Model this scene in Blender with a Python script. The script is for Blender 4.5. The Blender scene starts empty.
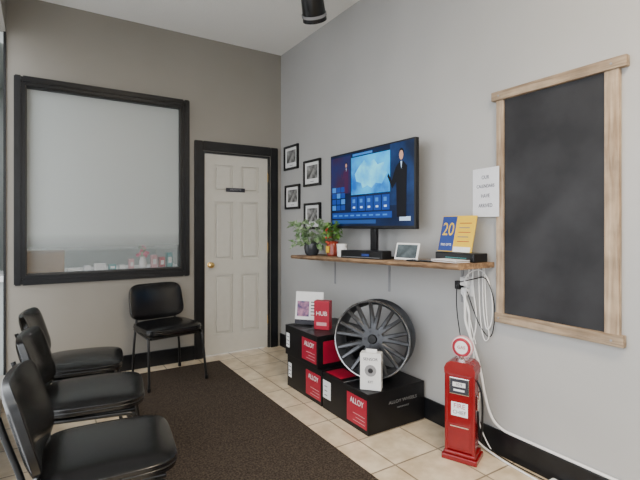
import bpy, bmesh, math, random
from mathutils import Vector, Matrix, Euler
random.seed(7)
sc=bpy.context.scene
col=sc.collection
# ---------------------------------------------------------------- materials
def mat(name,color,rough=0.5,metal=0.0,noise=0.0,nscale=20,bump=0.0,bscale=200,spec=0.5,color2=None,emit=0,coat=0):
    m=bpy.data.materials.new(name); m.use_nodes=True
    nt=m.node_tree; b=nt.nodes['Principled BSDF']
    c=(*color,1)
    b.inputs['Base Color'].default_value=c
    b.inputs['Roughness'].default_value=rough
    b.inputs['Metallic'].default_value=metal
    b.inputs['Specular IOR Level'].default_value=spec
    if coat: b.inputs['Coat Weight'].default_value=coat
    if emit:
        b.inputs['Emission Color'].default_value=c; b.inputs['Emission Strength'].default_value=emit
    tc=nt.nodes.new('ShaderNodeTexCoord')
    if noise or color2:
        n=nt.nodes.new('ShaderNodeTexNoise'); n.inputs['Scale'].default_value=nscale; n.inputs['Detail'].default_value=6
        nt.links.new(tc.outputs['Object'],n.inputs['Vector'])
        r=nt.nodes.new('ShaderNodeValToRGB')
        r.color_ramp.elements[0].position=0.35; r.color_ramp.elements[1].position=0.65
        if color2: a=color2; d=color
        else:
            a=tuple(x*(1-noise) for x in color); d=tuple(min(1,x*(1+noise)) for x in color)
        r.color_ramp.elements[0].color=(*a,1); r.color_ramp.elements[1].color=(*d,1)
        nt.links.new(n.outputs['Fac'],r.inputs['Fac']); nt.links.new(r.outputs['Color'],b.inputs['Base Color'])
        if emit: nt.links.new(r.outputs['Color'],b.inputs['Emission Color'])
    if bump:
        n2=nt.nodes.new('ShaderNodeTexNoise'); n2.inputs['Scale'].default_value=bscale; n2.inputs['Detail'].default_value=4
        nt.links.new(tc.outputs['Object'],n2.inputs['Vector'])
        bp=nt.nodes.new('ShaderNodeBump'); bp.inputs['Strength'].default_value=bump; bp.inputs['Distance'].default_value=0.01
        nt.links.new(n2.outputs['Fac'],bp.inputs['Height']); nt.links.new(bp.outputs['Normal'],b.inputs['Normal'])
    return m
M={}
M['wall_r']=mat('paint_light_grey',(0.392,0.390,0.384),0.42,noise=0.03,nscale=2,bump=0.05,bscale=250)
M['wall_b']=mat('paint_greige',(0.258,0.240,0.210),0.5,noise=0.03,nscale=2,bump=0.05,bscale=250)
M['ceil']=mat('ceiling_stipple',(0.86,0.86,0.84),0.9,bump=0.6,bscale=90)
M['black_trim']=mat('black_trim_paint',(0.006,0.0065,0.008),0.35,noise=0.2,spec=.35)
M['door']=mat('door_paint',(0.54,0.52,0.465),0.4,noise=0.02)
M['brass']=mat('brass',(0.75,0.5,0.18),0.25,metal=1)
M['vinyl']=mat('black_vinyl',(0.004,0.004,0.0045),0.22,bump=0.05,bscale=300,spec=.42)
M['tube']=mat('black_tube_metal',(0.006,0.006,0.006),0.3,spec=.4)
M['carton']=mat('black_carton',(0.005,0.005,0.006),0.4,noise=0.25,nscale=8,spec=.3)
M['red_label']=mat('red_label',(0.33,0.006,0.028),0.4,noise=0.08)
M['red_paint']=mat('red_enamel',(0.20,0.004,0.007),0.25,coat=0.3,noise=0.06,spec=.4)
M['white']=mat('white_card',(0.72,0.72,0.72),0.5,noise=0.02)
M['paper']=mat('paper',(0.75,0.76,0.80),0.7,noise=0.02)
M['ink']=mat('ink',(0.02,0.02,0.03),0.6)
M['grey_ink']=mat('grey_print',(0.25,0.25,0.26),0.6)
M['dim_print']=mat('dim_print',(0.14,0.14,0.145),0.6)
M['pencil']=mat('marker_text',(0.05,0.05,0.08),0.6)
M['plastic']=mat('black_plastic',(0.006,0.006,0.007),0.3,spec=.35)
M['gun']=mat('gunmetal_alloy',(0.075,0.078,0.085),0.3,metal=0.8,noise=0.05)
M['rimlip']=mat('machined_lip',(0.34,0.35,0.36),0.24,metal=0.95)
M['gun_dark']=mat('barrel_dark_alloy',(0.10,0.105,0.115),0.32,metal=0.8)
M['chrome']=mat('chrome',(0.8,0.8,0.8),0.15,metal=1)
M['cable']=mat('white_cable',(0.75,0.75,0.75),0.45)
M['yellow']=mat('yellow_print',(0.72,0.46,0.015),0.45)
M['blue']=mat('blue_print',(0.012,0.04,0.22),0.4)
M['leaf']=mat('leaf_green',(0.36,0.46,0.30),0.45,color2=(0.09,0.20,0.05),nscale=30)
M['leaf2']=mat('leaf_dark',(0.05,0.14,0.02),0.45,color2=(0.14,0.26,0.05),nscale=30)
M['petal']=mat('petal_red',(0.5,0.06,0.02),0.5)
M['pot']=mat('smoky_pot',(0.04,0.043,0.05),0.15)
M['jar']=mat('red_jar',(0.22,0.03,0.015),0.2)
M['pink']=mat('pink_petals',(0.75,0.14,0.25),0.5)
M['palepink']=mat('pale_pink_card',(0.60,0.30,0.33),0.5,noise=.05)
M['kraft']=mat('kraft_cardboard',(0.26,0.16,0.085),0.8,noise=0.08)
M['teal']=mat('teal_plastic',(0.05,0.25,0.26),0.4)
M['office']=mat('office_wall_paint',(0.42,0.45,0.44),0.8,noise=0.02)
M['concrete']=mat('outside_concrete',(0.5,0.5,0.5),0.9,noise=0.15)
M['skin']=mat('screen_skin',(0.45,0.24,0.16),0.4,emit=0.5)

def wood(name,c1,c2,axis):
    m=bpy.data.materials.new(name); m.use_nodes=True; nt=m.node_tree; b=nt.nodes['Principled BSDF']
    tc=nt.nodes.new('ShaderNodeTexCoord'); mp=nt.nodes.new('ShaderNodeMapping')
    s=[40,40,40]; s[axis]=3; mp.inputs['Scale'].default_value=s
    n=nt.nodes.new('ShaderNodeTexNoise'); n.inputs['Scale'].default_value=1.2; n.inputs['Detail'].default_value=8; n.inputs['Distortion'].default_value=0.6
    r=nt.nodes.new('ShaderNodeValToRGB'); r.color_ramp.elements[0].position=.35; r.color_ramp.elements[1].position=.68
    r.color_ramp.elements[0].color=(*c1,1); r.color_ramp.elements[1].color=(*c2,1)
    nt.links.new(tc.outputs['Object'],mp.inputs['Vector']); nt.links.new(mp.outputs[0],n.inputs['Vector'])
    nt.links.new(n.outputs['Fac'],r.inputs['Fac']); 
    n2=nt.nodes.new('ShaderNodeTexNoise'); n2.inputs['Scale'].default_value=9; n2.inputs['Detail'].default_value=5
    r2=nt.nodes.new('ShaderNodeValToRGB'); r2.color_ramp.elements[0].position=.35; r2.color_ramp.elements[1].position=.6
    r2.color_ramp.elements[0].color=(.62,.62,.63,1); r2.color_ramp.elements[1].color=(1,1,1,1)
    mx=nt.nodes.new('ShaderNodeMixRGB'); mx.blend_type='MULTIPLY'; mx.inputs[0].default_value=.8
    nt.links.new(tc.outputs['Object'],n2.inputs['Vector']); nt.links.new(n2.outputs['Fac'],r2.inputs[0])
    nt.links.new(r.outputs[0],mx.inputs[1]); nt.links.new(r2.outputs[0],mx.inputs[2]); nt.links.new(mx.outputs[0],b.inputs['Base Color'])
    b.inputs['Roughness'].default_value=.65
    return m
M['oakY']=wood('weathered_oak_y',(0.22,0.15,0.09),(0.44,0.34,0.235),1)
M['oakZ']=wood('weathered_oak_z',(0.28,0.19,0.115),(0.47,0.36,0.25),2)
M['shelfw']=wood('shelf_wood',(0.15,0.085,0.045),(0.38,0.24,0.13),1)

def tile_mat():
    m=bpy.data.materials.new('beige_tile'); m.use_nodes=True; nt=m.node_tree; b=nt.nodes['Principled BSDF']
    tc=nt.nodes.new('ShaderNodeTexCoord'); mp=nt.nodes.new('ShaderNodeMapping'); mp.inputs['Location'].default_value=(0.02,0.05,0)
    br=nt.nodes.new('ShaderNodeTexBrick'); br.offset=0; br.inputs['Scale'].default_value=1
    br.inputs['Brick Width'].default_value=.32; br.inputs['Row Height'].default_value=.32; br.inputs['Mortar Size'].default_value=.005
    br.inputs['Color1'].default_value=(0.68,0.56,0.40,1); br.inputs['Color2'].default_value=(0.76,0.64,0.47,1); br.inputs['Mortar'].default_value=(0.26,0.20,0.14,1)
    n=nt.nodes.new('ShaderNodeTexNoise'); n.inputs['Scale'].default_value=11; n.inputs['Detail'].default_value=8
    r=nt.nodes.new('ShaderNodeValToRGB'); r.color_ramp.elements[0].position=.35; r.color_ramp.elements[1].position=.65
    r.color_ramp.elements[0].color=(.76,.72,.66,1); r.color_ramp.elements[1].color=(1,1,1,1)
    mx=nt.nodes.new('ShaderNodeMixRGB'); mx.blend_type='MULTIPLY'; mx.inputs[0].default_value=1
    nt.links.new(tc.outputs['Object'],mp.inputs[0]); nt.links.new(mp.outputs[0],br.inputs['Vector'])
    nt.links.new(tc.outputs['Object'],n.inputs['Vector']); nt.links.new(n.outputs['Fac'],r.inputs[0])
    nt.links.new(br.outputs['Color'],mx.inputs[1]); nt.links.new(r.outputs[0],mx.inputs[2]); nt.links.new(mx.outputs[0],b.inputs['Base Color'])
    bp=nt.nodes.new('ShaderNodeBump'); bp.inputs['Strength'].default_value=.3; bp.inputs['Distance'].default_value=.004; bp.invert=True
    nt.links.new(br.outputs['Fac'],bp.inputs['Height']); nt.links.new(bp.outputs[0],b.inputs['Normal'])
    b.inputs['Roughness'].default_value=.3
    return m
M['tile']=tile_mat()
M['carpet']=mat('brown_carpet',(0.098,0.075,0.056),0.95,color2=(0.030,0.023,0.018),nscale=110,bump=1.0,bscale=260,spec=0.1)
M['chalk']=mat('chalkboard_slate',(0.032,0.0325,0.036),0.5,color2=(0.016,0.016,0.018),nscale=4,spec=.25)

def film_mat():
    m=bpy.data.materials.new('frosted_film_glass'); m.use_nodes=True; nt=m.node_tree
    for n in list(nt.nodes): nt.nodes.remove(n)
    out=nt.nodes.new('ShaderNodeOutputMaterial'); mix=nt.nodes.new('ShaderNodeMixShader')
    tr=nt.nodes.new('ShaderNodeBsdfTransparent'); d=nt.nodes.new('ShaderNodeBsdfPrincipled')
    d.inputs['Base Color'].default_value=(0.40,0.43,0.425,1); d.inputs['Roughness'].default_value=.38
    tc=nt.nodes.new('ShaderNodeTexCoord'); sp=nt.nodes.new('ShaderNodeSeparateXYZ'); r=nt.nodes.new('ShaderNodeMapRange')
    # object origin of the pane is its centre (z 1.6175)
    r.inputs['From Min'].default_value=-.58; r.inputs['From Max'].default_value=-.42; r.inputs['To Min'].default_value=.18; r.inputs['To Max'].default_value=.95
    nt.links.new(tc.outputs['Object'],sp.inputs[0]); nt.links.new(sp.outputs['Z'],r.inputs['Value'])
    nt.links.new(r.outputs[0],mix.inputs[0]); nt.links.new(tr.outputs[0],mix.inputs[1]); nt.links.new(d.outputs[0],mix.inputs[2]); nt.links.new(mix.outputs[0],out.inputs[0])
    return m
M['film']=film_mat()
def glass_mat():
    m=bpy.data.materials.new('clear_glass'); m.use_nodes=True; nt=m.node_tree
    for n in list(nt.nodes): nt.nodes.remove(n)
    out=nt.nodes.new('ShaderNodeOutputMaterial'); mix=nt.nodes.new('ShaderNodeMixShader')
    tr=nt.nodes.new('ShaderNodeBsdfTransparent'); d=nt.nodes.new('ShaderNodeBsdfGlossy'); d.inputs['Roughness'].default_value=.02
    mix.inputs[0].default_value=.04
    nt.links.new(tr.outputs[0],mix.inputs[1]); nt.links.new(d.outputs[0],mix.inputs[2]); nt.links.new(mix.outputs[0],out.inputs[0])
    return m
M['glass']=glass_mat()

# ---------------------------------------------------------------- builders
def empty(name,loc=(0,0,0),rz=0,rot=None):
    e=bpy.data.objects.new(name,None); e.empty_display_size=.1; col.objects.link(e); e.location=loc
    e.rotation_euler=rot if rot else (0,0,rz)
    return e
def addmesh(name,bm,m,parent=None,smooth=False,mats=None):
    me=bpy.data.meshes.new(name); bm.to_mesh(me); bm.free()
    for mm in (mats or [m]): me.materials.append(mm)
    if smooth:
        for p in me.polygons: p.use_smooth=True
    o=bpy.data.objects.new(name,me); col.objects.link(o)
    if parent: o.parent=parent
    return o
def box(name,parent,c,s,m,bevel=0,rot=None,seg=2,smooth=False):
    bm=bmesh.new(); bmesh.ops.create_cube(bm,size=1)
    bmesh.ops.scale(bm,vec=s,verts=bm.verts)
    if bevel: bmesh.ops.bevel(bm,geom=bm.edges[:],offset=bevel,segments=seg,affect='EDGES',profile=.5)
    o=addmesh(name,bm,m,parent,smooth); o.location=c
    if rot: o.rotation_euler=rot
    return o
def b2(name,parent,x0,x1,y0,y1,z0,z1,m,bevel=0):
    return box(name,parent,((x0+x1)/2,(y0+y1)/2,(z0+z1)/2),(abs(x1-x0),abs(y1-y0),abs(z1-z0)),m,bevel)
def multibox(name,lst,m,parent=None,bevel=0):
    bm=bmesh.new()
    for (x0,x1,y0,y1,z0,z1) in lst:
        t=bmesh.new(); bmesh.ops.create_cube(t,size=1)
        bmesh.ops.scale(t,vec=(x1-x0,y1-y0,z1-z0),verts=t.verts)
        if bevel: bmesh.ops.bevel(t,geom=t.edges[:],offset=bevel,segments=2,affect='EDGES')
        bmesh.ops.translate(t,vec=((x0+x1)/2,(y0+y1)/2,(z0+z1)/2),verts=t.verts)
        tm=bpy.data.meshes.new('t'); t.to_mesh(tm); t.free(); bm.from_mesh(tm); bpy.data.meshes.remove(tm)
    return addmesh(name,bm,m,parent)
def lathe(name,parent,prof,m,c=(0,0,0),rot=None,seg=40,closed=False,smooth=True):
    bm=bmesh.new(); rings=[]
    for r,z in prof:
        rings.append([bm.verts.new((r*math.cos(2*math.pi*i/seg),r*math.sin(2*math.pi*i/seg),z)) for i in range(seg)])
    n=len(rings)
    for k in range(n if closed else n-1):
        a=rings[k]; b=rings[(k+1)%n]
        for i in range(seg):
            j=(i+1)%seg
            bm.faces.new((a[i],a[j],b[j],b[i]))
    if not closed:
        if prof[0][0]>1e-5: bm.faces.new(list(reversed(rings[0])))
        if prof[-1][0]>1e-5: bm.faces.new(rings[-1])
    bmesh.ops.remove_doubles(bm,verts=bm.verts,dist=1e-6)
    bmesh.ops.recalc_face_normals(bm,faces=bm.faces)
    o=addmesh(name,bm,m,parent,smooth); o.location=c
    if rot: o.rotation_euler=rot
    if smooth:
        md=o.modifiers.new('es','EDGE_SPLIT'); md.split_angle=math.radians(40)
    return o
def cyl(name,parent,c,r,h,m,rot=None,seg=32):
    return lathe(name,parent,[(r,-h/2),(r,h/2)],m,c,rot,seg)
def tube(name,parent,pts,r,m,smooth=True,cyclic=False):
    cu=bpy.data.curves.new(name,'CURVE'); cu.dimensions='3D'; cu.bevel_depth=r; cu.bevel_resolution=4; cu.use_fill_caps=True
    if smooth:
        s=cu.splines.new('NURBS'); s.points.add(len(pts)-1)
        for p,q in zip(s.points,pts): p.co=(*q,1)
        s.order_u=3; s.use_endpoint_u=True; s.use_cyclic_u=cyclic; s.resolution_u=8
    else:
        s=cu.splines.new('POLY'); s.points.add(len(pts)-1)
        for p,q in zip(s.points,pts): p.co=(*q,1)
    tmp=bpy.data.objects.new('t',cu); col.objects.link(tmp)
    dg=bpy.context.evaluated_depsgraph_get(); me=bpy.data.meshes.new_from_object(tmp.evaluated_get(dg)); bpy.data.objects.remove(tmp)
    me.materials.clear(); me.materials.append(m)
    for p in me.polygons: p.use_smooth=True
    me.name=name; o=bpy.data.objects.new(name,me); col.objects.link(o)
    if parent: o.parent=parent
    return o
def text(name,parent,body,size,c,rot,m,align='CENTER',sx=1):
    cu=bpy.data.curves.new(name,'FONT'); cu.body=body; cu.size=size; cu.align_x=align; cu.align_y='CENTER'; cu.extrude=.0004
    tmp=bpy.data.objects.new('t',cu); col.objects.link(tmp)
    dg=bpy.context.evaluated_depsgraph_get(); me=bpy.data.meshes.new_from_object(tmp.evaluated_get(dg)); bpy.data.objects.remove(tmp)
    me.materials.clear(); me.materials.append(m)
    o=bpy.data.objects.new(name,me); col.objects.link(o)
    if parent: o.parent=parent
    o.location=c; o.rotation_euler=rot; o.scale=(sx,1,1)
    return o
def poly(name,parent,pts,m):
    bm=bmesh.new(); bm.faces.new([bm.verts.new(p) for p in pts]); return addmesh(name,bm,m,parent)
H=math.pi/2
RX=(H,0,-H)   # text on surface facing -X (reading along -Y)
RF=(H,0,0)    # text facing -Y
F=math.radians
CZ=3.06
# ---------------------------------------------------------------- room shell
b2('floor',None,-2.47,.1,-6.1,.1,-.1,0,M['tile'])
CT=.004
b2('carpet',None,-1.66,-.73,-5.6,-.16,0,CT,M['carpet'],.001)
b2('ceiling',None,-2.47,.1,-6.1,.1,CZ,CZ+.1,M['ceil'])
multibox('wall_back',[(-2.388,-2.245,0,.1,0,CZ),(-2.245,-1.045,0,.1,0,.875),(-2.245,-1.045,0,.1,2.36,CZ),(-1.045,-.835,0,.1,0,CZ),(-.835,-.128,0,.1,1.98,CZ),(-.128,0,0,.1,0,CZ)],M['wall_b'])
b2('wall_right',None,0,.1,-6.1,.1,0,CZ,M['wall_r'])
multibox('wall_left_and_blocker',[(-2.47,-2.372,-6.1,0,0,.12),(-2.47,-2.372,-6.1,0,2.75,CZ),(-2.47,-2.372,-1.55,-.75,.12,2.75)],M['wall_b'])  # last piece: unseen solid section added to cut daylight on the back wall
multibox('wall_front',[(-2.37,0,-6.1,-6.0,0,.9),(-2.37,0,-6.1,-6.0,2.3,CZ),(-.8,0,-6.1,-6,.9,2.3)],M['wall_b'])  # unseen; window opening reduced so less light reaches the back wall
mull=[]
for y in (-3.0,-4.5,-6.0): mull.append((-2.44,-2.374,y,y+.055,.12,2.75))
mull+= [(-2.388,-2.372,-.02,0,.12,2.75),(-2.44,-2.374,-.75,-.70,.12,2.75),(-2.44,-2.374,-1.60,-1.55,.12,2.75),(-2.44,-2.374,-6,-1.6,.12,.17),(-2.44,-2.374,-6,-1.6,2.7,2.75)]
w2=empty('window_2'); multibox('frame',mull,M['black_trim'],w2)
b2('glass',w2,-2.377,-2.374,-6,-.02,.13,2.74,M['glass'])
w3=empty('window_3'); multibox('frame',[(-2.37,-.8,-6.07,-6.02,.9,.95),(-2.37,-.8,-6.07,-6.02,2.25,2.3),(-2.37,-2.32,-6.07,-6.02,.9,2.3),(-.85,-.8,-6.07,-6.02,.9,2.3)],M['black_trim'],w3)
b2('ground_outside',None,-14,8,-16,6,-.35,-.12,M['concrete'])
b2('baseboard_right',None,-.016,0,-6,0,0,.135,M['black_trim'],.004)
multibox('baseboard_back',[(-2.37,-.921,-.016,0,0,.135)],M['black_trim'],bevel=.004)

# ---------------------------------------------------------------- window_1 (black framed, frosted)
w1=empty('window_1')
def frame(name,x0,x1,z0,z1,w,y0,y1,p,m,bev=.004):
    return multibox(name,[(x0,x0+w,y0,y1,z0,z1),(x1-w,x1,y0,y1,z0,z1),(x0+w,x1-w,y0,y1,z1-w,z1),(x0+w,x1-w,y0,y1,z0,z0+w)],m,p,bev)
frame('outer_casing',-2.322,-.968,.798,2.436,.052,-.030,0.0,w1,M['black_trim'],.008)
frame('inner_casing',-2.274,-1.016,.846,2.388,.028,-.018,.03,w1,M['black_trim'],.004)
frame('jamb',-2.245,-1.045,.875,2.36,.006,.0,.1,w1,M['black_trim'],.001)
b2('pane',w1,-2.24,-1.05,.05,.054,.88,2.355,M['film'])
multibox('wall_office',[(-2.6,-2.5,.1,1.5,0,2.7),(-.95,-.85,.1,1.5,0,2.7),(-2.6,-.85,1.5,1.6,0,2.7),(-2.6,-.85,.1,1.6,2.7,2.8)],M['office'])
b2('office_counter',None,-2.49,-.96,.105,.62,.82,.868,M['white'],.005)
b2('office_counter_base',None,-2.49,-.96,.15,.6,0,.82,M['office'])
e=empty('cardboard_box',(-2.11,.25,.868)); 
b2('body',e,-.135,.135,-.09,.09,0,.19,M['kraft'],.003); b2('tape',e,-.137,.137,-.025,.025,.188,.192,M['paper'])
b2('flap',e,-.136,.136,-.091,-.089,.13,.188,M['kraft'])
cl=empty('desk_clutter',(0,.20,.868))
xs=[(-1.90,.10,.03,'white'),(-1.80,.05,.045,'paper'),(-1.70,.09,.06,'white'),(-1.60,.06,.05,'teal'),(-1.52,.05,.04,'white'),(-1.44,.04,.09,'palepink'),(-1.24,.05,.12,'palepink'),(-1.17,.05,.10,'red_label'),(-1.10,.05,.14,'teal')]
for i,(x,w,h,m) in enumerate(xs):
    b2('pack_%d'%i,cl,x-w/2,x+w/2,-.03,.05,0,h,M[m],.004)
    b2('pack_label_%d'%i,cl,x-w*.3,x+w*.3,-.031,-.03,h*.3,h*.7,M['white'])
v=empty('flower_vase',(-1.34,.20,.868))
lathe('vase',v,[(.02,0),(.035,.02),(.03,.07),(.018,.1),(.022,.11)],M['white'])
for i in range(18):
    a=random.random()*6.28; r=random.random()*.055
    bm=bmesh.new(); bmesh.ops.create_icosphere(bm,subdivisions=1,radius=.018); o=addmesh('blossom_%d'%i,bm,M['pink'] if i%3 else M['leaf'],v,True); o.location=(r*math.cos(a),r*math.sin(a),.11+random.random()*.10)

# ---------------------------------------------------------------- door_1
d=empty('door_1')
multibox('casing',[(-.921,-.838,-.022,0,0,2.075),(-.125,-.042,-.022,0,0,2.075),(-.838,-.125,-.022,0,1.983,2.075)],M['black_trim'],d,.006)
multibox('jamb',[(-.835,-.818,0.0,.1,0,1.98),(-.145,-.128,0.0,.1,0,1.98),(-.818,-.145,0,.1,1.963,1.98)],M['black_trim'],d)
dx0,dx1=-.815,-.148
b2('slab',d,dx0,dx1,.036,.065,.008,1.96,M['door'],.002)
wD=dx1-dx0; st=.10; mid=.09
pw=(wD-2*st-mid)/2
rails=[.008,.20,.78,.93,1.50,1.60,1.86,1.96]
lst=[(dx0,dx0+st,.018,.038,.008,1.96),(dx1-st,dx1,.018,.038,.008,1.96),(dx0+st+pw,dx0+st+pw+mid,.018,.038,.008,1.96)]
for a,b_ in ((rails[0],rails[1]),(rails[2],rails[3]),(rails[4],rails[5]),(rails[6],rails[7])): 
    lst.append((dx0+st,dx0+st+pw,.018,.038,a,b_)); lst.append((dx1-st-pw,dx1-st,.018,.038,a,b_))
multibox('stiles_and_rails',lst,M['door'],d)
for i,(a,b_) in enumerate(((.20,.78),(.93,1.50),(1.60,1.86))):
    for j,xx in enumerate((dx0+st,dx1-st-pw)):
        b2('panel_%d_%d'%(i,j),d,xx+.022,xx+pw-.022,.021,.045,a+.022,b_-.022,M['door'],.008)
lathe('knob',d,[(.028,0),(.028,.006),(.011,.01),(.011,.03),(.026,.042),(.028,.055),(.018,.066),(0,.068)],M['brass'],(dx0+.055,.018,.885),(H,0,0))
for i,z in enumerate((.25,1.0,1.72)): b2('hinge_%d'%i,d,dx1-.002,dx1+.006,.008,.018,z,z+.09,M['brass'])
sg=empty('door_sign',(-.50,.0,1.62)); b2('plate',sg,-.10,.10,.010,.0175,-.02,.02,M['ink'],.002)
text('lettering',sg,'PRIVATE',.026,(0,.009,0),RF,M['grey_ink'],sx=1.2)

# ---------------------------------------------------------------- chalkboard
cb=empty('chalkboard')
b2('slate',cb,-.014,-.001,-3.19,-2.665,.765,1.96,M['chalk'])
b2('top_rail',cb,-.034,-.0,-3.275,-2.603,1.950,2.0,M['oakY'],.003)
b2('bottom_rail',cb,-.034,-.0,-3.262,-2.625,.735,.787,M['oakY'],.003)
b2('stile_left',cb,-.026,-.0,-2.673,-2.629,.785,1.950,M['oakZ'],.003)
b2('stile_right',cb,-.026,-.0,-3.243,-3.182,.785,1.950,M['oakZ'],.003)
for i,(y,z) in enumerate(((-2.65,1.974),(-3.215,1.974),(-2.65,.76),(-3.215,.76))): cyl('screw_%d'%i,cb,(-.035,y,z),.005,.004,M['grey_ink'],(0,H,0),12)

# ---------------------------------------------------------------- paper notice (taped, its right edge over the chalkboard stile)
pn=empty('paper_notice',(-.021,-2.558,1.452),F(-9))
b2('sheet',pn,-.0015,0,-.10,.10,-.138,.138,M['paper'])
for i,(s,z) in enumerate((('OUR',.085),('CALENDARS',.035),('HAVE',-.02),('ARRIVED',-.075))):
    text('line_%d'%i,pn,s,.030 if i!=1 else .027,(-.0022,0,z),RX,M['pencil'],sx=.9)

# ---------------------------------------------------------------- picture frames
def photo_mat(i):
    return mat('photo_print_%d'%i,(0.32,0.32,0.31),.5,color2=(0.03,0.03,0.03),nscale=14+i*3)
for i,(y0,y1,z) in enumerate(((-.10,-.39,1.952),(-.50,-.80,1.756),(-.12,-.42,1.553),(-.51,-.80,1.355))):
    p=empty('picture_frame',(0,(y0+y1)/2,z)); w=abs(y1-y0)/2; h=.122
    multibox('frame',[(-.022,0,-w,-w+.022,-h,h),(-.022,0,w-.022,w,-h,h),(-.022,0,-w+.022,w-.022,h-.022,h),(-.022,0,-w+.022,w-.022,-h,-h+.022)],M['black_trim'],p,.002)
    b2('mat_board',p,-.010,-.001,-w+.02,w-.02,-h+.02,h-.02,M['white'])
    b2('photo',p,-.0115,-.009,-w+.055,w-.055,-h+.07,h-.05,photo_mat(i))
    b2('caption',p,-.0115,-.0095,-.03,.03,-h+.04,-h+.046,M['grey_ink'])

# ---------------------------------------------------------------- shelf (slightly out of level, like the photo)
SL=.052/1.83
def sz(y): return 1.008+(-.77-y)*SL     # top height at y
sh=empty('wall_shelf')
bm=bmesh.new()
N=24; rows=[]
for i in range(N+1):
    y=-.77-(2.60-.77)*i/N; zt=sz(y); fx=-.30+.006*math.sin(i*1.3)+.004*math.sin(i*2.9)
    rows.append([bm.verts.new(q) for q in ((0,y,zt),(fx+.005,y,zt),(fx-.004,y,zt-.015),(fx+.008,y,zt-.030),(0,y,zt-.030))])
for a,b_ in zip(rows,rows[1:]):
    for k in range(5): bm.faces.new((a[k],a[(k+1)%5],b_[(k+1)%5],b_[k]))
bm.faces.new(rows[0]); bm.faces.new(list(reversed(rows[-1]))); bmesh.ops.recalc_face_normals(bm,faces=bm.faces)
addmesh('slab',bm,M['shelfw'],sh)
for i,y in enumerate((-1.02,-1.72,-2.38)):
    zt=sz(y)-.030
    b2('bracket_v_%d'%i,sh,-.006,0,y-.009,y+.009,zt-.22,zt,M['grey_ink']); b2('bracket_h_%d'%i,sh,-.24,0,y-.009,y+.009,zt-.006,zt,M['grey_ink'])

# ---------------------------------------------------------------- television
def emi(name,c,s=1.0,c2=None,nscale=6): 
    return mat(name,tuple(x for x in c),.3,emit=s,color2=c2,nscale=nscale,spec=.2)
tv=empty('television',(-.15,0,0))
Y0,Y1,Z0,Z1=-1.170,-2.135,1.242,1.828
b2('housing',tv,0,.035,Y1,Y0,Z0,Z1,M['plastic'],.005)
b2('rear_bulge',tv,.03,.07,-1.95,-1.38,Z0+.05,Z1-.2,M['plastic'],.01)
b2('wall_mount',tv,.068,.149,-1.78,-1.55,1.42,1.62,M['tube'],.004)
b2('neck',tv,.01,.04,-1.73,-1.67,sz(-1.7)+.016,Z0+.03,M['plastic'],.004)
b2('foot',tv,-.03,.10,-1.90,-1.50,sz(-1.7)+.006,sz(-1.7)+.018,M['plastic'],.004)
W=abs(Y1-Y0)-.024; Hh=Z1-Z0-.034
def sp(s,v): return (Y0-.012-s*W, Z0+.022+v*Hh)
def scr(name,s0,s1,v0,v1,m,lay=1):
    ya,za=sp(s0,v0); yb,zb=sp(s1,v1); x=-.0005-lay*.0006
    return poly(name,tv,[(x,ya,za),(x,yb,za),(x,yb,zb),(x,ya,zb)],m)
def scp(name,pts,m,lay=3):
    x=-.0005-lay*.0006
    return poly(name,tv,[(x,*sp(s,v)) for s,v in pts],m)
bgc=emi('screen_navy',(0.004,0.014,0.055),.6,(0.002,0.005,0.02),3)
mapc=emi('screen_map',(0.02,0.36,0.70),.9,(0.004,0.08,0.36),5)
tilec=emi('screen_tile',(0.006,0.035,0.20),.8)
tileb=emi('screen_tile_light',(0.03,0.15,0.45),.7)
suit=emi('screen_suit',(0.003,0.003,0.006),.2)
dress=emi('screen_dress',(0.05,0.012,0.05),.4)
wtx=emi('screen_text',(0.40,0.55,0.75),.5)
land=emi('screen_land',(0.14,0.58,0.72),1.0,(0.02,0.28,0.58),7)
scr('screen',0,1,0,1,bgc,0)
scr('studio_wall',.0,.28,.45,.97,emi('screen_studio',(0.010,0.018,0.08),.6,(0.03,0.012,0.04),6),1)
scr('map',.29,.76,.42,.93,mapc,1)
scr('map_title',.31,.56,.945,.975,tileb,2)
scp('map_land',[(.34,.70),(.36,.60),(.42,.57),(.44,.50),(.50,.53),(.55,.49),(.60,.55),(.67,.53),(.70,.60),(.73,.66),(.69,.72),(.70,.80),(.62,.78),(.58,.86),(.51,.80),(.46,.87),(.40,.80)],land,2)
scr('side_wall',.76,1,.25,1,emi('screen_side',(0.008,0.03,0.11),.6,(0.002,0.008,0.03),5),1)
for i in range(5):
    s=.29+i*.095; scr('forecast_%d'%i,s,s+.085,.20,.39,tilec,2); scr('forecast_top_%d'%i,s+.02,s+.055,.31,.36,tileb,3); scr('forecast_temp_%d'%i,s+.025,s+.055,.235,.26,wtx,3)
for i in range(4):
    for j in range(3): scr('stat_%d_%d'%(i,j),.02+j*.065,.075+j*.065,.22+i*.085,.29+i*.085,tileb if (i+j)%3==0 else tilec,2)
scr('ticker',.02,.78,.10,.18,tilec,2); scr('ticker_bar',.02,.60,.03,.08,emi('screen_ticker',(0.012,0.05,0.18),.7),2)
for i in range(9): scr('ticker_word_%d'%i,.04+i*.08,.09+i*.08,.13,.15,tileb,3)
scr('logo_block',.86,.97,.06,.11,wtx,3)
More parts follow.
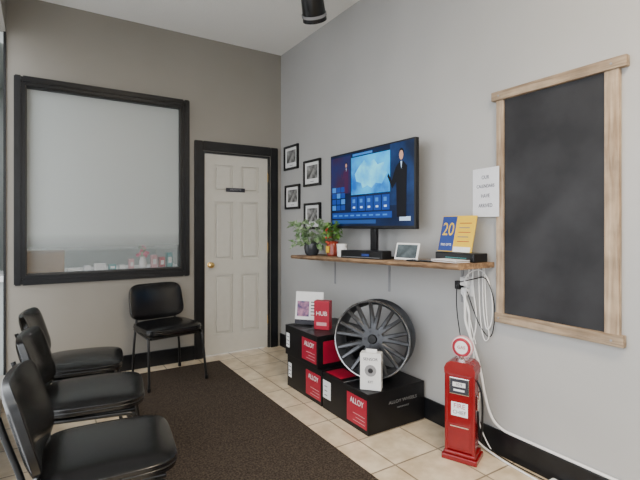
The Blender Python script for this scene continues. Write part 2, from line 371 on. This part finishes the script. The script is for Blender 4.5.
def person(s,v,k,cm,nm):
    scp(nm+'_torso',[(s-.045*k,v-.30*k),(s+.045*k,v-.30*k),(s+.05*k,v+.10*k),(s+.055*k,v+.27*k),(s+.018*k,v+.33*k),(s-.018*k,v+.33*k),(s-.055*k,v+.27*k),(s-.05*k,v+.10*k)],cm,4)
    scp(nm+'_arm',[(s-.055*k,v+.27*k),(s-.095*k,v+.12*k),(s-.13*k,v+.22*k),(s-.14*k,v+.18*k),(s-.09*k,v+.03*k),(s-.04*k,v+.12*k)],cm,5)
    scp(nm+'_face',[(s+.020*k*math.cos(a*.524),v+.40*k+.055*k*math.sin(a*.524)) for a in range(12)],M['skin'],6)
    scp(nm+'_hair',[(s+.024*k*math.cos(a*.524),v+.43*k+.05*k*math.sin(a*.524)) for a in range(12)],suit,5)
    scp(nm+'_collar',[(s-.008*k,v+.33*k),(s+.008*k,v+.33*k),(s,v+.24*k)],wtx,5)
person(.88,.42,1.05,suit,'presenter'); person(.225,.62,.55,dress,'anchor')

# ---------------------------------------------------------------- shelf items
def leafmesh(name,parent,n,spread,zc,zs,ls,m,droop=.5):
    bm=bmesh.new()
    for i in range(n):
        a=random.random()*2*math.pi; r=spread*(.25+.75*random.random()); z=zc+zs*(random.random()-.4)-r*droop*.5
        if r*math.cos(a)>.13: r*=.5
        L=ls*(.7+.6*random.random()); tilt=random.uniform(-.9,.7)
        pts=[(0,0,0),(.25*L,.32*L,.02),(.6*L,.30*L,.0),(L,0,-.012),(.6*L,-.30*L,.0),(.25*L,-.32*L,.02)]
        R=Matrix.Rotation(a+random.uniform(-.6,.6),3,'Z')@Matrix.Rotation(tilt,3,'Y')@Matrix.Rotation(random.uniform(-.6,.6),3,'X')
        vs=[bm.verts.new(R@Vector((p[0],p[1],p[2]*ls*20))+Vector((r*math.cos(a),r*math.sin(a),z))) for p in pts]
        bm.faces.new((vs[0],vs[1],vs[2],vs[3])); bm.faces.new((vs[0],vs[3],vs[4],vs[5]))
        s0=bm.verts.new((0,0,.09)); s1=bm.verts.new((.003,.003,.09)); bm.faces.new((s0,s1,vs[0]))
    return addmesh(name,bm,m,parent)
y=-.95; pp=empty('potted_pothos',(-.195,y,sz(y)))
lathe('pot',pp,[(.045,0),(.058,.02),(.068,.06),(.066,.10),(.056,.11),(.054,.10),(.0,.098)],M['pot'])
leafmesh('foliage',pp,120,.165,.20,.20,.060,M['leaf'],.6)
y=-1.235; pp=empty('flowering_plant',(-.17,y,sz(y)))
lathe('jar',pp,[(.04,0),(.05,.01),(.052,.09),(.042,.11),(.045,.12),(.040,.12),(0,.11)],M['jar'])
b2('jar_label',pp,-.054,-.048,-.02,.02,.03,.08,M['yellow'])
leafmesh('foliage',pp,60,.06,.19,.13,.048,M['leaf2'],.2)
for i in range(14):
    bm=bmesh.new(); bmesh.ops.create_icosphere(bm,subdivisions=1,radius=.010); o=addmesh('flower_%d'%i,bm,M['petal'],pp,True); o.location=(random.uniform(-.07,.02),random.uniform(-.05,.05),random.uniform(.10,.22))
y=-1.43; c=empty('coffee_mug',(-.22,y,sz(y)))
lathe('cup',c,[(.028,0),(.034,.005),(.040,.10),(.037,.10),(.031,.01),(0,.008)],M['white'])
tube('handle',c,[(0,-.036,.07),(0,-.06,.07),(0,-.062,.03),(0,-.034,.022)],.004,M['white'])
st_=empty('set_top_box',(-.245,-1.745,sz(-1.745)+.022)); st_.rotation_euler=(math.atan(-SL),0,0)
b2('case',st_,-.045,.04,-.23,.23,-.02,.036,M['plastic'],.004); b2('display',st_,-.0462,-.044,-.10,-.02,-.002,.014,M['blue']); b2('front_strip',st_,-.0462,-.044,-.21,.21,-.012,-.009,M['grey_ink'])
t=empty('tablet',(-.21,-2.11,sz(-2.11)+.003),rot=(0,F(18),F(14)))
b2('body',t,-.004,.004,-.085,.085,0,.11,M['white'],.003); b2('screen',t,-.0052,-.004,-.073,.073,.012,.098,mat('tablet_screen',(0.08,0.10,0.11),.15,noise=.3,nscale=20))
b2('easel_leg',t,.004,.045,-.02,.02,-.0,.004,M['white'])
for i,(x,y,r) in enumerate(((-.25,-2.24,.2),(-.245,-2.34,-.1))):
    p=empty('smartphone',(x,y,sz(y)+.006),r); b2('case',p,-.035,.035,-.045,.045,-.004,.004,M['plastic'],.003); b2('glass',p,-.031,.031,-.042,.042,.004,.0046,M['pot'])
pl=empty('paper_stack',(-.225,-2.485,sz(-2.48)+.003))
for i in range(4): box('sheet_%d'%i,pl,(random.uniform(-.004,.004),random.uniform(-.01,.01),.002+.004*i),(.11,.18,.003),M['paper'] if i%2 else M['kraft'],rot=(0,0,random.uniform(-.1,.1)))
rt=empty('router',(-.09,-2.43,sz(-2.44)+.004)); b2('body',rt,-.06,.06,-.15,.13,0,.05,M['plastic'],.006); b2('lights',rt,-.0612,-.06,-.10,.05,.02,.024,M['teal'])
bk=empty('poster_booklet',(-.13,-2.415,sz(-2.43)+.058),rot=(0,F(14),0))
b2('board',bk,0,.006,-.130,.115,0,.215,M['yellow'],.001)
b2('blue_half',bk,-.001,.0,.005,.112,.004,.211,M['blue']); b2('white_band',bk,-.0012,-.0002,-.12,0,.0,.03,M['white'])
text('number',bk,'20',.11,(-.002,.057,.13),RX,M['yellow'],sx=.8); text('caption',bk,'FREE GIFTS',.02,(-.002,.057,.04),RX,M['white'],sx=.8)
for i in range(5): b2('print_line_%d'%i,bk,-.0012,-.0002,-.105+.01*(i%2),-.02,.06+i*.027,.064+i*.027,M['blue'] if i%2 else M['red_label'])

# ---------------------------------------------------------------- wheel cartons
def carton(y0,y1,z0,z1,x0=-.49,x1=-.022,lab=True):
    c=empty('wheel_carton',(x0,(y0+y1)/2,z0)); w=abs(y1-y0)/2-.003; h=z1-z0-.001; dX=x1-x0
    b2('body',c,0,dX,-w,w,0,h,M['carton'],.003)
    b2('lid_seam',c,.0,dX,-.002,.002,h-.0005,h+.0006,M['grey_ink'])
    b2('red_panel',c,-.0015,0,-w+.012,-w+.215,.03,h-.04,M['red_label'])
    for k in range(3): b2('panel_text_%d'%k,c,-.0022,-.001,-w+.03,-w+.15-.03*(k%2),.05+k*.022,.0535+k*.022,M['palepink'])
    text('panel_word',c,'ALLOY',.05,(-.0025,-w+.11,h-.08),RX,M['white'],sx=.9)
    b2('white_sticker',c,-.0015,0,w-.07,w-.02,h-.17,h-.06,M['white'])
    text('side_word',c,'ALLOY WHEELS',.028,(dX*.6,-w-.001,h*.66),RF,M['dim_print'],sx=1.2)
    text('side_word_small',c,'PERFORMANCE',.014,(dX*.6,-w-.001,h*.5),RF,M['dim_print'])
    for k in range(3): b2('sticker_line_%d'%k,c,-.0022,-.001,w-.062,w-.028,h-.15+k*.03,h-.145+k*.03,M['ink'])
    return c
carton(-1.06,-1.572,0,.25); c2=carton(-1.578,-2.089,0,.25)
b2('top_red_label',c2,.02,.16,.06,.24,.249,.2496,M['red_label']); b2('white_patch',c2,-.0016,0,.15,.245,.08,.20,M['white'])
c3=carton(-1.045,-1.53,.25,.482,-.50)
b2('side_red_panel',c3,.05,.24,-.2405,-.2395,.03,.19,M['red_label'])
s=empty('red_product_box',(-.335,-1.345,.4825)); s.rotation_euler=(0,0,F(-52))
b2('body',s,-.06,.06,-.035,.035,0,.215,M['red_label'],.002); text('word',s,'HUB',.045,(0,-.0355,.12),RF,M['white']); b2('band',s,-.04,.04,-.0358,-.035,.03,.055,M['palepink'])
s=empty('brochure_display',(-.36,-1.17,.485)); s.rotation_euler=(F(-8),0,F(-50))
b2('card',s,-.115,.115,0,.006,0,.255,M['white'],.001); b2('photo',s,-.1,-.0,-.001,.0,.06,.18,mat('brochure_photo',(0.45,0.2,0.3),.5,color2=(0.03,0.03,0.12),nscale=25)); b2('band',s,-.115,.115,-.001,0,.0,.035,M['ink'])
for k in range(5): b2('line_%d'%k,s,.015,.10,-.001,0,.07+.025*k,.078+.025*k,M['ink'] if k else M['red_label'])
b2('easel',s,-.03,.03,.006,.05,.004,.008,M['white'])
s=empty('white_product_box',(-.405,-2.012,.2505)); s.rotation_euler=(0,0,F(-48))
b2('body',s,-.065,.065,-.035,.035,0,.225,M['white'],.002)
b2('handle_tab',s,-.035,.035,-.004,.004,.225,.245,M['white'],.002)
lathe('round_picture',s,[(.036,0),(.036,.001)],M['grey_ink'],(0,-.035,.12),(H,0,0)); lathe('round_picture_inner',s,[(.016,0),(.016,.001)],M['gun'],(0,-.036,.12),(H,0,0))
text('word',s,'SENSOR',.025,(0,-.0358,.19),RF,M['ink']); text('word2',s,'KIT',.022,(0,-.0358,.05),RF,M['ink']); b2('side_text',s,.065,.0655,-.02,.02,.05,.17,M['grey_ink'])

# ---------------------------------------------------------------- alloy wheel
n=Vector((-.80,-.60,.10)).normalized()
R=.254
wh=empty('alloy_wheel',(-.335,-1.925,.2505+R*.996+.0205)); wh.rotation_mode='QUATERNION'; wh.rotation_quaternion=n.to_track_quat('Z','Y')
lathe('barrel',wh,[(R,-.004),(R-.004,.003),(R-.012,.002),(R-.018,-.012),(R-.03,-.035),(R-.036,-.10),(R-.03,-.17),(R-.012,-.19),(R-.010,-.198),(R,-.2),(R,-.192),(R-.01,-.185),(R-.02,-.165),(R-.028,-.10),(R-.018,-.03),(R-.004,-.015)],M['gun_dark'],seg=72,closed=True)
lathe('lip_ring',wh,[(R-.001,.001),(R-.005,.005),(R-.010,.003),(R-.010,-.006)],M['rimlip'],seg=72,closed=True)
lathe('hub',wh,[(0,-.03),(.070,-.03),(.074,-.045),(.074,-.06),(.05,-.075),(.03,-.075),(0,-.075)],M['gun'],seg=40)
lathe('center_cap',wh,[(0,-.014),(.026,-.015),(.031,-.022),(.031,-.032)],M['plastic'])
bm=bmesh.new()
def spoke(bm,a0,a1,r0,r1,w0,w1,z0,z1,th):
    p0=Vector((r0*math.cos(a0),r0*math.sin(a0),0)); p1=Vector((r1*math.cos(a1),r1*math.sin(a1),0)); dd=(p1-p0).normalized(); pr=Vector((-dd.y,dd.x,0))
    secs=[]
    for k in range(5):
        f=k/4; p=p0.lerp(p1,f); w=(w0*(1-f)+w1*f)/2; z=z0*(1-f)+z1*f-.010*math.sin(math.pi*f)
        secs.append([bm.verts.new(p+pr*w+Vector((0,0,z-.006))),bm.verts.new(p+pr*w*.5+Vector((0,0,z))),bm.verts.new(p-pr*w*.5+Vector((0,0,z))),bm.verts.new(p-pr*w+Vector((0,0,z-.006))),bm.verts.new(p-pr*w*.8+Vector((0,0,z-th))),bm.verts.new(p+pr*w*.8+Vector((0,0,z-th)))])
    for a,b_ in zip(secs,secs[1:]):
        for k in range(6): bm.faces.new((a[k],a[(k+1)%6],b_[(k+1)%6],b_[k]))
    bm.faces.new(secs[0]); bm.faces.new(list(reversed(secs[-1])))
NS=9
for i in range(NS):
    a=2*math.pi*i/NS+.1
    spoke(bm,a-.05,a-.15,.058,R-.014,.034,.024,-.030,-.006,.034)
    spoke(bm,a+.05,a+.15,.058,R-.014,.034,.024,-.030,-.006,.034)
bmesh.ops.recalc_face_normals(bm,faces=bm.faces); addmesh('spokes',bm,M['gun'],wh)
for i in range(5):
    a=2*math.pi*(i+.5)/5; cyl('lug_hole_%d'%i,wh,(.05*math.cos(a),.05*math.sin(a),-.031),.008,.004,M['ink'],seg=16)

# ---------------------------------------------------------------- gas pump model
g=empty('gas_pump_model',(-.200,-2.545,0),F(-66)); g.scale=(.96,.96,.985)
RP=M['red_paint']
b2('base',g,-.098,.098,-.075,.075,0,.03,RP,.005); b2('base_step',g,-.088,.088,-.067,.067,.03,.05,RP,.006)
b2('cabinet',g,-.076,.076,-.058,.058,.05,.475,RP,.010)
for i,x in enumerate((-.08,.08)): cyl('corner_column_%d'%i,g,(x*.93,-.052,.26),.010,.42,RP)
bm=bmesh.new(); prof=[(-.084,.47),(.084,.47),(.086,.50),(.075,.525),(.05,.54),(-.05,.54),(-.075,.525),(-.086,.50)]
f=[bm.verts.new((x,-.062,z)) for x,z in prof]; k=[bm.verts.new((x,.062,z)) for x,z in prof]
bm.faces.new(f); bm.faces.new(list(reversed(k)))
for i in range(8): bm.faces.new((f[i],k[i],k[(i+1)%8],f[(i+1)%8]))
bmesh.ops.recalc_face_normals(bm,faces=bm.faces); addmesh('shoulder_cap',bm,RP,g)
lathe('globe_collar',g,[(.035,0),(.035,.008),(.022,.018),(.022,.026)],M['chrome'],(0,0,.54))
lathe('globe',g,[(0,-.024),(.046,-.024),(.056,-.014),(.058,0),(.056,.014),(.046,.024),(0,.024)],M['white'],(0,0,.612),(H,0,0))
lathe('globe_red_ring',g,[(.036,.0245),(.046,.0248),(.052,.02),(.050,.018),(.036,.022)],M['red_label'],(0,0,.612),(H,0,0),closed=True)
lathe('globe_ring_trim',g,[(.057,.010),(.061,.010),(.061,-.010),(.057,-.010)],M['palepink'],(0,0,.612),(H,0,0),closed=True)
text('globe_word',g,'GAS',.024,(0,-.0255,.612),RF,M['red_label'])
b2('meter_frame',g,-.055,.055,-.066,-.056,.365,.455,M['chrome'],.003); b2('meter_face',g,-.048,.048,-.0675,-.066,.372,.448,M['ink'])
b2('meter_window',g,-.035,.035,-.069,-.0675,.408,.432,M['white']); text('meter_digits',g,'10.9',.022,(0,-.0695,.42),RF,M['ink']); b2('meter_window_low',g,-.03,.03,-.069,-.0675,.384,.394,M['paper'])
b2('name_plate',g,-.046,.046,-.0605,-.058,.245,.32,M['paper'],.001); text('plate_word',g,'FIRE',.036,(0,-.061,.300),RF,M['red_label']); text('plate_word2',g,'CHIEF',.028,(0,-.061,.266),RF,M['ink'])
b2('lower_panel',g,-.058,.058,-.0605,-.058,.07,.20,RP,.002); b2('lower_line',g,-.05,.05,-.0612,-.0602,.185,.190,M['chrome'])
tube('hose',g,[(.078,.0,.44),(.105,0,.40),(.115,-.01,.28),(.105,0,.14),(.092,.01,.10),(.086,.01,.20),(.084,0,.30)],.006,M['plastic'])
b2('nozzle_holster',g,.074,.094,-.02,.02,.28,.36,M['chrome'],.004); tube('nozzle',g,[(.09,-.0,.32),(.10,-.02,.35),(.10,-.03,.39)],.006,M['chrome'])

# ---------------------------------------------------------------- outlet & cables
ou=empty('power_outlet',(0,-2.42,.905)); b2('plate',ou,-.006,0,-.037,.037,-.058,.058,M['white'],.002)
b2('adapter_1',ou,-.045,-.006,-.025,.025,.005,.055,M['white'],.005); b2('adapter_2',ou,-.04,-.006,-.022,.022,-.05,-.008,M['white'],.005)
b2('adapter_3',ou,-.05,-.006,.026,.06,-.02,.03,M['plastic'],.004)
cg=empty('power_cable')
zz=sz(-2.5)-.034
C=M['cable']; K=M['plastic']
tube('cord_1',cg,[(-.047,-2.43,.93),(-.06,-2.45,.98),(-.02,-2.52,zz),(-.015,-2.575,.96),(-.015,-2.60,.85),(-.012,-2.595,.72),(-.015,-2.56,.66),(-.015,-2.54,.76),(-.012,-2.53,.9),(-.02,-2.54,zz)],.0035,C)
tube('cord_2',cg,[(-.045,-2.43,.87),(-.05,-2.44,.78),(-.03,-2.42,.70),(-.03,-2.47,.6),(-.03,-2.53,.45),(-.03,-2.56,.3),(-.022,-2.60,.18),(-.010,-2.66,.145),(-.010,-2.70,.143),(-.010,-2.80,.143),(-.010,-3.1,.143),(-.010,-3.6,.143)],.0075,C)
tube('cord_3',cg,[(-.052,-2.40,.93),(-.03,-2.50,.96),(-.02,-2.56,.98),(-.015,-2.61,.86),(-.015,-2.615,.74),(-.015,-2.59,.62),(-.02,-2.52,.68),(-.03,-2.47,.80),(-.045,-2.45,.88)],.0030,K)
tube('cord_4',cg,[(-.045,-2.41,.87),(-.035,-2.46,.80),(-.03,-2.45,.65),(-.03,-2.50,.5),(-.05,-2.44,.35),(-.07,-2.42,.25),(-.05,-2.44,.1),(-.035,-2.52,.02),(-.06,-2.70,.006),(-.07,-2.85,.006),(-.09,-3.05,.006),(-.12,-3.4,.006)],.0055,C)
tube('cord_5',cg,[(-.02,-2.47,zz),(-.03,-2.475,.90),(-.02,-2.50,.75),(-.03,-2.49,.62),(-.04,-2.45,.52),(-.03,-2.47,.42),(-.03,-2.50,.3),(-.03,-2.52,.1),(-.03,-2.60,.02)],.0035,C)
tube('cord_6',cg,[(-.02,-2.55,zz),(-.02,-2.555,.85),(-.02,-2.57,.70),(-.02,-2.585,.64),(-.02,-2.555,.60),(-.02,-2.53,.66),(-.02,-2.515,.80),(-.02,-2.51,zz)],.0028,C)
tube('cord_7',cg,[(-.025,-2.45,zz),(-.035,-2.445,.93),(-.05,-2.435,.86),(-.03,-2.455,.72),(-.02,-2.49,.58)],.003,C)
tube('cord_9',cg,[(-.05,-2.38,.91),(-.06,-2.375,.80),(-.03,-2.40,.55),(-.03,-2.43,.3),(-.03,-2.47,.10),(-.03,-2.56,.02),(-.05,-2.75,.006),(-.05,-2.94,.010)],.003,K)
ps=empty('power_strip',(-.05,-3.12,0),.0); b2('body',ps,-.024,.024,-.17,.17,0,.032,M['white'],.006)
for i in range(4): b2('socket_%d'%i,ps,-.012,.012,-.13+i*.07,-.09+i*.07,.032,.033,M['ink'])

# ---------------------------------------------------------------- chairs
def pad(name,parent,sx,sy,sz_,m,crown=.012,curve=0,taper=0):
    bm=bmesh.new(); bmesh.ops.create_cube(bm,size=1); bmesh.ops.subdivide_edges(bm,edges=bm.edges[:],cuts=11,use_grid_fill=True)
    for v in bm.verts:
        x,y,z=v.co*2
        p=5; l=(abs(x)**p+abs(y)**p)**(1/p); mx=max(abs(x),abs(y))
        if l>1e-6: x2,y2=x*mx/l,y*mx/l
        else: x2,y2=x,y
        edge=(max(0,(mx-.72)/.28))**2
        zz_=z*(1-.45*edge)
        top=crown*(1-x2*x2)*(1-y2*y2)
        v.co=Vector((x2*sx/2*(1-taper*y2),y2*sy/2,zz_*sz_/2+(top if z>0 else 0)+curve*x2*x2))
    o=addmesh(name,bm,m,parent,True); md=o.modifiers.new('sub','SUBSURF'); md.levels=1; md.render_levels=1
    return o
def chair(x,y,rz):
    """faces local -Y ; rear at +Y"""
    c=empty('waiting_room_chair',(x,y,CT),rz)
    s=pad('seat',c,.46,.45,.065,M['vinyl'],.016,.004); s.location=(0,-.02,.425)
    pts=[]
    for i in range(48):
        a=2*math.pi*i/48; ca,sa=math.cos(a),math.sin(a); l=(abs(ca)**5+abs(sa)**5)**(1/5); pts.append((.228*ca/l,.223*sa/l-.02,.427))
    tube('seat_welt',c,pts+[pts[0],pts[1]],.005,M['vinyl'],False)
    b=pad('backrest',c,.46,.31,.045,M['vinyl'],.010,.035,.03); b.location=(0,.245,.605); b.rotation_euler=(H-F(16),0,0)
    box('seat_pan',c,(0,-.02,.385),(.38,.36,.016),M['tube'],.004)
    for k,sx in enumerate((-1,1)):
        tube('rear_upright_%d'%k,c,[(sx*.205,.205,.012),(sx*.20,.20,.2),(sx*.185,.205,.37),(sx*.165,.225,.46),(sx*.15,.27,.58),(sx*.14,.295,.66)],.010,M['tube'])
        tube('front_leg_%d'%k,c,[(sx*.235,-.25,.012),(sx*.228,-.225,.2),(sx*.222,-.205,.35),(sx*.22,-.19,.385),(sx*.22,-.15,.388),(sx*.210,.0,.388),(sx*.190,.205,.388)],.010,M['tube'])
        for j,yy in enumerate((.205,-.25)): lathe('glide_%d_%d'%(k,j),c,[(.013,0),(.014,.012),(.012,.03)],M['plastic'],(sx*(.205 if j==0 else .235),yy,0),seg=16)
    tube('cross_bar_front',c,[(-.22,-.17,.375),(.22,-.17,.375)],.009,M['tube'],False); tube('cross_bar_rear',c,[(-.19,.205,.375),(.19,.205,.375)],.009,M['tube'],False)
    return c
chair(-1.26,-.37,F(9))
chair(-1.955,-2.37,F(90-6)); chair(-1.940,-1.71,F(90-8)); chair(-1.950,-1.10,F(90-8))

# ---------------------------------------------------------------- ceiling spotlight
cs=empty('ceiling_spotlight',(-.48,-1.43,CZ))
lathe('canopy',cs,[(.055,0),(.055,-.015),(.03,-.03),(0,-.03)],M['plastic'])
tube('stem',cs,[(0,0,-.02),(0,0,-.13)],.009,M['plastic'],False)
hd=empty('head',(0,0,-.17)); hd.parent=cs; hd.rotation_euler=(F(30),F(-32),0)
lathe('can',hd,[(.0,.14),(.06,.135),(.078,.11),(.084,-.04),(.090,-.13),(.082,-.13),(.072,-.05),(0,-.045)],M['plastic'])
lathe('can_ring',hd,[(.0925,-.08),(.0925,-.10),(.088,-.10),(.088,-.08)],M['grey_ink'],closed=True)

# ---------------------------------------------------------------- lights
w=bpy.data.worlds.new('World'); sc.world=w; w.use_nodes=True
bg=w.node_tree.nodes['Background']; bg.inputs[0].default_value=(0.93,0.965,1.0,1); bg.inputs[1].default_value=4.9
def portal(name,loc,rot,sx,sy):
    l=bpy.data.lights.new(name,'AREA'); l.shape='RECTANGLE'; l.size=sx; l.size_y=sy; l.cycles.is_portal=True
    o=bpy.data.objects.new(name,l); col.objects.link(o); o.location=loc; o.rotation_euler=rot
portal('daylight_portal_left',(-2.46,-3.0,1.43),(0,-H,0),2.6,6.0)
portal('daylight_portal_front',(-1.58,-6.09,1.6),(H,0,0),1.56,1.4)
def fill_panel(x,y,pw):  # unseen ceiling panel, added as warm fill from behind the camera
    t=empty('added_fill_panel',(x,y,CZ)); b2('frame',t,-.3,.3,-.6,.6,-.03,0,M['white'],.004)
    l=bpy.data.lights.new('warm_fill','AREA'); l.shape='RECTANGLE'; l.size=.55; l.size_y=1.15; l.energy=pw; l.color=(1,.83,.60)
    o=bpy.data.objects.new('warm_fill',l); col.objects.link(o); o.parent=t; o.location=(0,0,-.035)
fill_panel(-1.1,-4.3,95)
l=bpy.data.lights.new('office_fill','AREA'); l.size=.8; l.energy=13; l.color=(.97,1,1); o=bpy.data.objects.new('office_fill',l); col.objects.link(o); o.location=(-1.7,.8,2.65)  # unseen fill light, added to brighten the office behind the pane

# ---------------------------------------------------------------- camera
cam=bpy.data.cameras.new('camera'); co=bpy.data.objects.new('camera',cam); col.objects.link(co)
co.location=(-2.151,-4.175,1.262); co.rotation_euler=(H,0,-F(32.3))
cam.sensor_width=36; cam.lens=36*443/640; cam.shift_y=-14/640; cam.clip_start=.02
sc.camera=co
